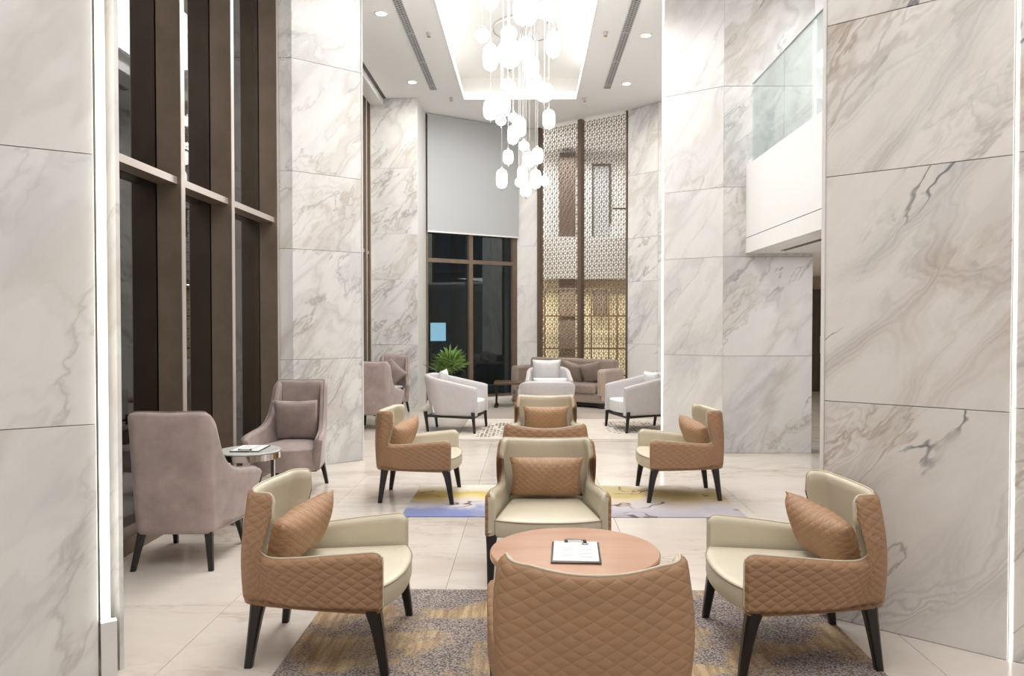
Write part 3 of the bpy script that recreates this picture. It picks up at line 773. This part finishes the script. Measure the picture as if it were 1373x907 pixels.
# ------------------------------------------------------------------ tan quilted armchair
def plan_arm(t, z):
    k = max(0, min(1, (z - .3) / .5))     # 0 at base, 1 at top
    wr = .292 + .040 * math.sin(k * 2.6) ; rc = .085
    yc = -.388 - .012 * math.sin(k * math.pi); bow = .03 + .035 * k
    wf = .385; yf = .315
    a = wr - rc; ye = yc + bow
    if t < .30: return (a * t / .30, yc + bow * (t / .30) ** 2)
    if t < .42:
        th_ = (t - .30) / .12 * math.pi / 2
        return (a + rc * math.sin(th_), ye + rc * (1 - math.cos(th_)))
    s_ = min(1., (t - .42) / .58)
    return (wr + (wf - wr) * (1 - (1 - s_) ** 1.7), ye + rc + (yf - ye - rc) * s_)
top_arm = [(0, .776), (.12, .778), (.25, .786), (.35, .795), (.40, .799), (.450, .797), (.468, .780), (.474, .735), (.480, .695), (.464, .672), (.412, .652),
           (.388, .62), (.392, .575), (.424, .535), (.475, .503), (.58, .503), (.74, .520), (.90, .535), (.975, .540), (1.0, .522)]
SH = make_shell(dict(plan=plan_arm, top=top_arm, zb=.29, th=lambda t, z: .062 - .012 * max(0, min(1, (z - .55) / .15)), n=76, rows=14, split_nose=True, tuck=.02))
def make_armchair():
    t = thing('quilted_armchair', 'tan quilted armchair', 'armchair', (0, 0, 0), 0, 'tan quilted armchairs')
    o, il, edge = SH
    a = o.build('outer_shell', M['brown'], t, True); fix_normals(a.data); a['label'] = 'tan quilted leather outer shell'
    b = il.build('inner_lining', M['cream'], t, True); fix_normals(b.data); b['label'] = 'smooth cream leather lining'
    MB().tube(edge, .005, 6).build('piping', M['piping'], a, True)
    sm, pipe = seat_mesh(.322, .225, .325, -.27, .065, .295, .402)
    s_ = sm.build('seat', M['cream'], t, 'angle'); s_['label'] = 'cream leather seat'
    MB().tube(pipe, .0045, 6, closed=True).build('piping', M['seam'], s_, True)
    for sx in (-1, 1):
        leg_mesh((sx * .345, .275), (sx * .352, .335), .075, .036, .32, .25).build('leg', M['black_wood'], t, 'angle')
        leg_mesh((sx * .25, -.27), (sx * .268, -.318), .072, .036, .32, .1).build('leg', M['black_wood'], t, 'angle')
    return t
arm0 = make_armchair()
pm = pillow_mesh(.50, .29, .17, .09).mesh('lumbar_cushion', True); pm.materials.append(M['brown_pillow'])
def cushion(chair, label, dx=0, dz=.0, tilt=-18, yaw=0, roll=0, y=-.175, z=.565, me=pm, group='tan lumbar cushions', name='lumbar_cushion', cat='cushion'):
    o = bpy.data.objects.new(name, me); C.objects.link(o); tag(o, label, cat, group)
    Mx = Matrix.Translation(chair.location) @ Matrix.Rotation(chair.rotation_euler[2], 4, 'Z') @ Matrix.Translation((dx, y, z + dz)) @ Matrix.Rotation(R(yaw), 4, 'Z') @ Matrix.Rotation(R(tilt), 4, 'X') @ Matrix.Rotation(R(roll), 4, 'Y')
    o.matrix_world = Mx; return o
AR = [((.217, 2.76), 0, 'foreground tan quilted armchair seen from behind, nearest the bottom edge', None),
      ((-.985, 3.745), -90, 'near left tan quilted armchair with a cream seat, standing half on the speckled rug', 'tan quilted cushion in the near left armchair'),
      ((1.292, 3.735), 90, 'near right tan quilted armchair beside the bold veined marble wall', 'tan quilted cushion in the near right armchair'),
      ((.118, 4.91), 180, 'tan and cream armchair facing the viewer across the round wooden table', 'tan quilted cushion in the armchair facing the wooden table'),
      ((.13, 6.12), 0, 'tan armchair seen from behind between the two rugs, only its back edge showing', None),
      ((-1.01, 6.98), -90, 'left tan quilted armchair on the blue and yellow rug', 'tan quilted cushion in the left armchair on the blue and yellow rug'),
      ((1.40, 7.06), 90, 'right tan quilted armchair on the blue and yellow rug', 'tan quilted cushion in the right armchair on the blue and yellow rug'),
      ((.185, 8.03), 180, 'farthest cream and tan armchair facing the viewer, before the white tub chairs', 'tan quilted cushion in the farthest armchair facing the viewer')]
first = True
for (x, y), rz, lab, cl in AR:
    c = arm0 if first else copy_tree(arm0); first = False
    place(c, (x, y, 0), R(rz), lab)
    if cl: cushion(c, cl, tilt=-24 if rz != 180 else -16, yaw=(-12 if x < 0 else 12) if rz != 180 else 0, dx=.0, y=-.19 if rz == 180 else -.16, z=.565, roll=(8 if x < 0 else -8) if rz != 180 else 0)

# ------------------------------------------------------------------ mauve high back lounge chair
def plan_lounge(t, z):
    k = max(0, min(1, (z - .24) / .8))
    wr = .255 + .012 * k; yr = -.33 - .08 * k; rc = .07
    wf = .325 + .055 * max(0, min(1, (z - .24) / .28)); yf = .20 + .10 * max(0, min(1, (z - .24) / .28))
    a = wr - rc
    if t < .2: return (a * t / .2, yr)
    if t < .34:
        th_ = (t - .2) / .14 * math.pi / 2; return (a + rc * math.sin(th_), yr + rc * (1 - math.cos(th_)))
    s_ = min(1., (t - .34) / .66)
    return (wr + (wf - wr) * (1 - (1 - s_) ** 1.5), yr + rc + (yf - yr - rc) * s_)
top_lounge = [(0, 1.005), (.12, 1.01), (.22, 1.01), (.30, 1.005), (.345, .985), (.375, .94), (.40, .86), (.43, .77), (.48, .685), (.55, .625), (.66, .585), (.80, .565), (.93, .545), (1.0, .52)]
o1, i1, e1 = make_shell(dict(plan=plan_lounge, top=top_lounge, zb=.225, th=lambda t, z: .075, n=46, rows=16, tuck=.04, nose=.02))
def make_lounge():
    t = thing('lounge_chair', 'mauve lounge chair', 'lounge chair', (0, 0, 0), 0, 'mauve high backed lounge chairs')
    a = o1.build('outer_shell', M['mauve'], t, True); fix_normals(a.data)
    b = i1.build('inner_lining', M['mauve'], t, True); fix_normals(b.data)
    MB().tube(e1, .006, 6).build('piping', M['mauve_dark'], a, True)
    MB().tube([(p_.x, p_.y, p_.z) for p_ in [Vector(v) for v in o1.v[2::len(o1.v) // 93]]][:0] or [(-.3, .2, .23), (0, .3, .23), (.3, .2, .23)], .006, 6).build('bottom_piping', M['black_wood'], t)
    sm, pipe = seat_mesh(.305, .19, .22, -.27, .14, .235, .44, .035, .04)
    sm.build('seat', M['mauve'], t, 'angle')
    for sx in (-1, 1):
        leg_mesh((sx * .215, .20), (sx * .245, .30), .055, .032, .26, .1).build('leg', M['black_wood'], t, 'angle')
        leg_mesh((sx * .21, -.27), (sx * .25, -.335), .055, .032, .26, .1).build('leg', M['black_wood'], t, 'angle')
    return t
lg = make_lounge()
place(lg, (-2.315, 5.17, 0), R(2), 'nearest mauve velvet lounge chair seen from behind by the bronze window')
lb = place(copy_tree(lg), (-2.27, 7.19, 0), R(180), 'mauve velvet lounge chair facing the viewer against the left marble pillar')
place(copy_tree(lg), (-2.34, 11.58, 0), R(0), 'far mauve lounge chair seen from behind, half hidden by the left pillar')
ld = place(copy_tree(lg), (-2.43, 13.36, 0), R(180), 'farthest mauve lounge chair facing the viewer at the far left wall')
pq = pillow_mesh(.44, .42, .14).mesh('square_cushion', True); pq.materials.append(M['mauve'])
pd = pillow_mesh(.42, .42, .13, rot=R(45)).mesh('square_cushion', True); pd.materials.append(M['mauve'])
cushion(lb, 'square mauve cushion on the near lounge chair facing the viewer', tilt=-14, y=-.17, z=.655, me=pq, group='mauve cushions', name='square_cushion')
cushion(ld, 'mauve cushion standing on its corner in the farthest lounge chair', tilt=-14, y=-.15, z=.70, dx=.02, me=pd, group='mauve cushions', name='square_cushion')

# ------------------------------------------------------------------ pale tub chairs
def plan_tub(t, z):
    k = max(0, min(1, (z - .24) / .55))
    wr = .33 + .05 * k; yr = -.36 - .10 * k; yf = .40; wf = .40
    th_ = min(1, t / .5) * math.pi / 2
    if t <= .5: return (wr * math.sin(th_) ** .8 if t > 0 else 0, yr + .33 * (1 - math.cos(th_) ** .9 if t < .5 else 1))
    s_ = (t - .5) / .5
    return (wr + (wf - wr) * s_, yr + .33 + (yf - yr - .33) * s_)
top_tub = [(0, .82), (.15, .82), (.3, .805), (.45, .77), (.6, .735), (.8, .69), (.96, .655), (1, .64)]
o2, i2, e2 = make_shell(dict(plan=plan_tub, top=top_tub, zb=.245, th=lambda t, z: .07, n=36, rows=10, tuck=.03, nose=.01))
def make_tub():
    t = thing('tub_chair', 'pale tub chair', 'armchair', (0, 0, 0), 0, 'pale lilac grey tub chairs')
    a = o2.build('outer_shell', M['tub'], t, True); fix_normals(a.data)
    b = i2.build('inner_lining', M['tub'], t, True); fix_normals(b.data)
    sm, _ = seat_mesh(.325, .28, .36, -.28, .07, .28, .45, .03, .05)
    s_ = sm.build('seat_cushion', M['tub_cushion'], t, 'angle')
    fr = MB()
    fr.box(-.385, .385, .345, .375, .215, .245); fr.box(-.22, .22, -.385, -.355, .215, .245)
    for sx in (-1, 1):
        fr.tube([(sx * .385, .36, .23), (sx * .24, -.37, .23)], .018, 6)
    fr.build('base_frame', M['black_wood'], t)
    for sx in (-1, 1):
        leg_mesh((sx * .405, .36), (sx * .40, .385), .055, .034, .31).build('leg', M['black_wood'], t, 'angle')
        leg_mesh((sx * .245, -.40), (sx * .25, -.36), .055, .034, .30).build('leg', M['black_wood'], t, 'angle')
    return t
tb = make_tub()
place(tb, (-1.10, 11.36, 0), R(-99), 'left pale tub chair on dark legs in front of the green plant')
tr_ = place(copy_tree(tb), (1.68, 11.47, 0), R(106), 'right pale tub chair on dark legs at the edge of the right pillar')
tc_ = place(copy_tree(tb), (.245, 10.28, 0), R(0), 'pale tub chair seen from behind the farthest tan armchair')
tf_ = place(copy_tree(tb), (.34, 12.95, 0), R(180), 'pale tub chair facing the viewer in front of the sofa')
pw = pillow_mesh(.50, .44, .16).mesh('white_cushion', True); pw.materials.append(M['tub_cushion'])
pb = pillow_mesh(.62, .20, .20, .02).mesh('bolster_cushion', True); pb.materials.append(M['tub_cushion'])
cushion(tb, 'white cushion peeking above the left tub chair', tilt=-12, y=-.22, z=.69, yaw=8, me=pw, group='white cushions', name='white_cushion')
cushion(tr_, 'white cushion in the right tub chair by the pillar', tilt=-16, y=-.24, z=.66, me=pw, group='white cushions', name='white_cushion')
cushion(tf_, 'upright white square cushion in the tub chair before the sofa', tilt=-12, y=-.22, z=.76, dx=.03, me=pw, group='white cushions', name='white_cushion')
cushion(tf_, 'low white bolster cushion in front of the upright white cushion', tilt=0, y=.0, z=.57, dx=-.04, me=pb, group='white cushions', name='bolster_cushion')

# ------------------------------------------------------------------ sofa
sx0, sy0 = 1.86, 14.78; sa = math.atan2(-1.345, 1.737)
t = thing('sofa', 'long taupe satin sofa in front of the bronze lattice', 'sofa', (.92, 15.28, 0), sa)
SL = 1.14
rbox('base', (-SL + .06, SL - .06, -.66, .04, .10, .27), M['taupe'], t, .02)
rbox('plinth', (-SL + .1, SL - .1, -.60, 0, .03, .10), M['black_wood'], t, .005, 1)
for i in range(3):
    a = -SL + .20 + i * (2 * SL - .40) / 3
    rbox('seat_cushion', (a + .005, a + (2 * SL - .40) / 3 - .005, -.70, -.12, .27, .45), M['taupe'], t, .05, 4)
rbox('backrest', (-SL + .12, SL - .12, -.16, .06, .30, .90), M['taupe'], t, .06, 4)
for s_ in (-1, 1):
    pr = []
    for k in range(9):      # arm rising and rounding over toward the back
        pass
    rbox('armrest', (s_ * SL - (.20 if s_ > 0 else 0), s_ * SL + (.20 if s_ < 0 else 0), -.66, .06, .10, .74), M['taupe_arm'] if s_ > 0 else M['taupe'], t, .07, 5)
for s_ in (-1, 1):
    for yy in (-.62, -.04):
        MB().box(s_ * (SL - .1) - .04, s_ * (SL - .1) + .04, yy - .03, yy + .03, 0, .10).build('foot', M['black_wood'], t)
sofa = t
ps = pillow_mesh(.50, .42, .15).mesh('sofa_cushion', True); ps.materials.append(M['taupe'])
sf = bpy.data.objects.new('tmp', None); 
class Fake: pass
fk = Fake(); fk.location = sofa.location.copy(); fk.rotation_euler = (0, 0, sa + math.pi)
for dx, rl, yw, lab in ((-.60, 12, 6, 'rightmost taupe cushion leaning in the sofa corner'), (-.12, -14, -10, 'taupe cushion beside the rightmost sofa cushion'), (.42, 16, 5, 'taupe cushion behind the white tub chair, leftmost on the sofa')):
    cushion(fk, lab, dx=dx, tilt=-20, y=.25, z=.645, yaw=yw, roll=rl, me=ps, group='taupe sofa cushions', name='sofa_cushion')
bpy.data.objects.remove(sf)

# ================================================================== TABLES
t = thing('round_table', 'round copper toned wooden table on the speckled rug', 'table', (.215, 3.53, .008))
MB().lathe([(.385, .498), (.396, .503), (.397, .524), (.392, .530)], 72).build('table_top', M['table_wood'], t, 'angle')
MB().lathe([(.22, .0), (.225, .012), (.05, .03), (.035, .08), (.035, .45), (.10, .498)], 32).build('pedestal', M['black_wood'], t, 'angle')
def clipboard(label, loc, rz, w_=.225, h_=.32):
    t = thing('clipboard', label, 'clipboard', loc, rz, 'clipboards on the tables')
    rbox('board', (-w_ / 2, w_ / 2, -h_ / 2, h_ / 2, 0, .007), M['clip_board'], t, .003, 2)
    pa = MB().box(-w_ / 2 + .010, w_ / 2 - .010, -h_ / 2 + .014, h_ / 2 - .006, .007, .0105).build('paper', M['paper'], t)
    tx = MB()
    for k in range(9): tx.box(-w_ / 2 + .055, -w_ / 2 + .055 + .045, .105 - k * .026, .108 - k * .026, .0105, .0108)
    for k in range(5): tx.box(.01, .075 - (k % 2) * .012, .02 - k * .028, .0235 - k * .028, .0105, .0108)
    tx = tx.build('printed_lines', M['ink'], pa); tx['kind'] = 'stuff'
    rg = [(.045 + .014 * math.cos(a * math.pi / 12), h_ / 2 - .05 + .014 * math.sin(a * math.pi / 12), .0112) for a in range(24)]
    MB().tube(rg, .0022, 4, closed=True).build('printed_ring', M['ink_dark'], pa)
    c = MB().box(-.045, .045, h_ / 2 - .018, h_ / 2 + .006, .0105, .020).build('clip', M['chrome'], t)
    for s_ in (-1, 1): MB().box(s_ * .045 - .008, s_ * .045 + .008, h_ / 2 - .028, h_ / 2 - .012, .0105, .022).build('clip_end', M['ink_dark'], c)
clipboard('dark clipboard with white papers on the round wooden table', (.217, 3.48, .5385), R(-3))
def side_table(loc, label):
    t = thing('side_table', label, 'side table', loc, 0, 'round chrome side tables')
    MB().lathe([(.245, .565), (.248, .568), (.248, .572), (.245, .575)], 48).build('table_top', M['marble_top'], t, 'angle')
    MB().lathe([(.24, .51), (.25, .512), (.25, .562), (.24, .565)], 48).build('rim', M['chrome'], t, 'angle')
    for a in (-75, 45, 165):
        MB().box(-.028, .028, -.006, .006, 0, .515).build('leg', M['chrome'], t, False, (.205 * math.cos(R(a)), .205 * math.sin(R(a)), 0), (0, 0, R(a + 90)))
    MB().lathe([(.20, .0), (.20, .008)], 32).build('base_ring', M['chrome'], t)
side_table((-2.27, 6.10, 0), 'round chrome side table with pale top between the near mauve chairs')
side_table((-2.30, 12.30, 0), 'round chrome side table between the far mauve chairs')
clipboard('clipboard with white paper on the pale topped chrome side table', (-2.27, 6.13, .5755), R(182), .235, .30)
# dark wood table near the back window
t = thing('coffee_table', 'dark brown wooden coffee table before the back window', 'table', (-.22, 14.55, 0))
rbox('table_top', (-.44, .44, -.28, .28, .44, .49), M['dark_wood'], t, .008, 2)
for s_ in (-1, 1):
    mb = MB(); mb.box(s_ * .40 - .035, s_ * .40 + .035, -.22, .22, 0, .04); mb.box(s_ * .40 - .02, s_ * .40 + .02, -.045, .045, .04, .42); mb.box(s_ * .40 - .035, s_ * .40 + .035, -.22, .22, .40, .44)
    mb.build('leg', M['black_wood'], t)
t = thing('brass_table', 'low round table with thin brass legs between the pale tub chairs', 'table', (.16, 11.75, .006))
MB().lathe([(.42, .40), (.43, .405), (.43, .425), (.42, .43)], 48).build('table_top', M['dark_wood'], t, 'angle')
for a in (160, 200, 20, -20):
    MB().tube([(.40 * math.cos(R(a)), .40 * math.sin(R(a)), 0), (.40 * math.cos(R(a)), .40 * math.sin(R(a)), .40)], .011, 8).build('leg', M['brass'], t)
MB().tube([(.38 * math.cos(R(a)), .38 * math.sin(R(a)), .02) for a in range(0, 360, 15)], .009, 6, closed=True).build('base_ring', M['brass'], t)

# ================================================================== RUGS
def rug_mat_speckle():
    m, nt, b = new_mat('speckled_rug'); tc = nd(nt, 'ShaderNodeTexCoord'); p_ = tc.outputs['Object']
    sp = ramp(nt, noise(nt, p_, 95, 3, .7), [(.42, 0.0), (.58, 1.0)])
    big = noise(nt, vmath(nt, 'ADD', p_, (3, 1, 0)), 1.6, 3)
    spk = mixc(nt, sp, mixc(nt, big, (.05, .035, .035), (.13, .10, .10)), mixc(nt, big, (.30, .25, .22), (.56, .50, .46)))
    st = noise(nt, mapping(nt, p_, (0, 0, R(-12)), (9, .8, 1)), 3, 4, .6)
    gold = mixc(nt, ramp(nt, st, [(.35, 0.0), (.6, 1.0)]), (.34, .22, .11), (.60, .45, .27))
    n = noise(nt, mapping(nt, p_, (0, 0, R(30)), (1, 1.3, 1)), 1.5, 5, .62, .4)
    f = ramp(nt, n, [(.49, 0.0), (.58, 1.0)])
    fm = math_(nt, 'MULTIPLY', f, math_(nt, 'MULTIPLY_ADD', sp, .25, .75))
    nt.links.new(mixc(nt, fm, spk, gold), b.inputs['Base Color']); b.inputs['Roughness'].default_value = .95
    bump(nt, b, noise(nt, p_, 160, 2), .5, .004)
    return m
def rug_mat_paint():
    m, nt, b = new_mat('watercolour_rug'); tc = nd(nt, 'ShaderNodeTexCoord'); p_ = tc.outputs['Object']
    s_ = nd(nt, 'ShaderNodeSeparateXYZ'); nt.links.new(p_, s_.inputs[0])
    n = noise(nt, p_, 2.2, 4, .6)
    yy = math_(nt, 'ADD', math_(nt, 'DIVIDE', s_.outputs[1], 1.25), math_(nt, 'MULTIPLY', math_(nt, 'SUBTRACT', n, .5), .75))
    left = ramp(nt, math_(nt, 'MULTIPLY_ADD', s_.outputs[0], .36, math_(nt, 'MULTIPLY', n, .5)), [(.45, 1.0), (.75, 0.0)])
    c = ramp(nt, yy, [(.0, (.22, .26, .50)), (.16, (.25, .29, .52)), (.30, (.55, .53, .60)), (.42, (.66, .61, .55)), (.52, (.72, .55, .20)), (.68, (.55, .44, .16)), (.80, (.66, .58, .44)), (1.0, (.74, .70, .66))])
    c2 = ramp(nt, yy, [(.0, (.45, .42, .48)), (.3, (.58, .54, .56)), (.45, (.66, .54, .36)), (.60, (.55, .44, .18)), (.8, (.50, .42, .24)), (1.0, (.70, .66, .62))])
    c = mixc(nt, left, c2, c)
    q = vmath(nt, 'ADD', p_, vmath(nt, 'SCALE', noise(nt, p_, 1.6, 3, .5, 0, 1), .9))
    d = math_(nt, 'ABSOLUTE', math_(nt, 'SUBTRACT', noise(nt, mapping(nt, q, (0, 0, R(10)), (.7, 1.6, 1)), 1.5, 2), .5))
    ln = math_(nt, 'MULTIPLY', ramp(nt, d, [(0.0, 1.0), (.006, .8), (.012, 0.0)]), ramp(nt, noise(nt, p_, 1.9, 1), [(.45, 0.0), (.52, 1.0)]))
    c = mixc(nt, ln, c, (.13, .07, .06))
    nt.links.new(c, b.inputs['Base Color']); b.inputs['Roughness'].default_value = .9
    return m
o = rbox('speckled_rug', (0, 2.79, 0, 2.3, 0, .008), rug_mat_speckle(), None, .003, 1, (-1.163, 2.20, 0)); tag(o, 'grey speckled rug with golden patches under the nearest chairs', 'rug')
o = rbox('watercolour_rug', (0, 2.86, 0, 1.22, 0, .008), rug_mat_paint(), None, .003, 1, (-1.06, 6.21, 0)); tag(o, 'blue, yellow and white watercolour rug under the middle chairs', 'rug')
t = thing('pale_rug', 'pale rug with small black dots under the tub chairs', 'rug', (-1.0, 10.42, 0))
rbox('rug_body', (0, 3.1, 0, 2.2, 0, .006), plain('pale_rug_wool', (.66, .60, .53), .9, nz=.06, nscale=6), t, .002, 1)
mb = MB()
for i in range(400):
    u, v = random.random(), random.random()
    if random.random() < .5: x, y = .28 + u * .42, .15 + v * 1.5
    else: x, y = 2.2 + u * .75, .55 + v * 1.3
    a = random.uniform(-.4, .4); mb.box(-.018, .018, -.012, .012, .006, .0075, Matrix.Translation((round(x / .055) * .055, round(y / .06) * .06 + (.03 if round(x / .055) % 2 else 0), random.random() * .0005)) @ Matrix.Rotation(a, 4, 'Z'))
d = mb.build('black_dots', M['ink_dark'], t); d['kind'] = 'stuff'

# ================================================================== PLANT
t = thing('potted_palm', 'leafy green potted palm behind the left pale tub chair', 'plant', (-1.43, 13.6, 0))
MB().lathe([(.15, 0), (.17, .02), (.21, .40), (.215, .42), (.19, .42), (.185, .38)], 28).build('pot', M['pot'], t, 'angle')
MB().lathe([(.185, .36), (.185, .385)], 20).build('soil', M['soil'], t)
def fan_mesh(nl, L):
    mb = MB()
    for k in range(nl):
        a = (k - (nl - 1) / 2) * R(30); ln = L * (1 - .25 * abs(k - (nl - 1) / 2) / (nl / 2)); prev = None
        b = len(mb.v)
        for j in range(6):
            s_ = j / 5; r_ = ln * s_; wd = .019 * math.sin(math.pi * min(1, s_ * .85 + .12)) + .0008; dz = -.10 * ln * s_ ** 2
            px, py = math.sin(a) * r_, math.cos(a) * r_
            mb.v += [(px - math.cos(a) * wd, py + math.sin(a) * wd, dz + .004), (px, py, dz - .003), (px + math.cos(a) * wd, py - math.sin(a) * wd, dz + .004)]
        for j in range(5):
            q = b + j * 3; mb.f += [(q, q + 1, q + 4, q + 3), (q + 1, q + 2, q + 5, q + 4)]
    return mb.mesh('frond', True)
fans = [fan_mesh(7, .26), fan_mesh(9, .23), fan_mesh(6, .28)]
for f_ in fans: f_.materials.append(M['leaf'])
stems = MB()
for k in range(34):
    az = k * 2.399; el = R(random.uniform(25, 88)); r_ = .10 + .20 * random.random()
    top = Vector((math.cos(az) * r_ * math.cos(el), math.sin(az) * r_ * math.cos(el), .62 + .40 * math.sin(el) * random.uniform(.5, 1)))
    stems.tube([(math.cos(az) * .05, math.sin(az) * .05, .38), (top.x * .5, top.y * .5, .5 + top.z * .35), top], .005, 5)
    link('frond', fans[k % 3], None, t, top, (R(15 + math.degrees(el) * .7) * random.uniform(.6, 1.1), random.uniform(-.3, .3), az - math.pi / 2))
stems.build('stems', M['stem'], t)

bpy.context.view_layer.update()
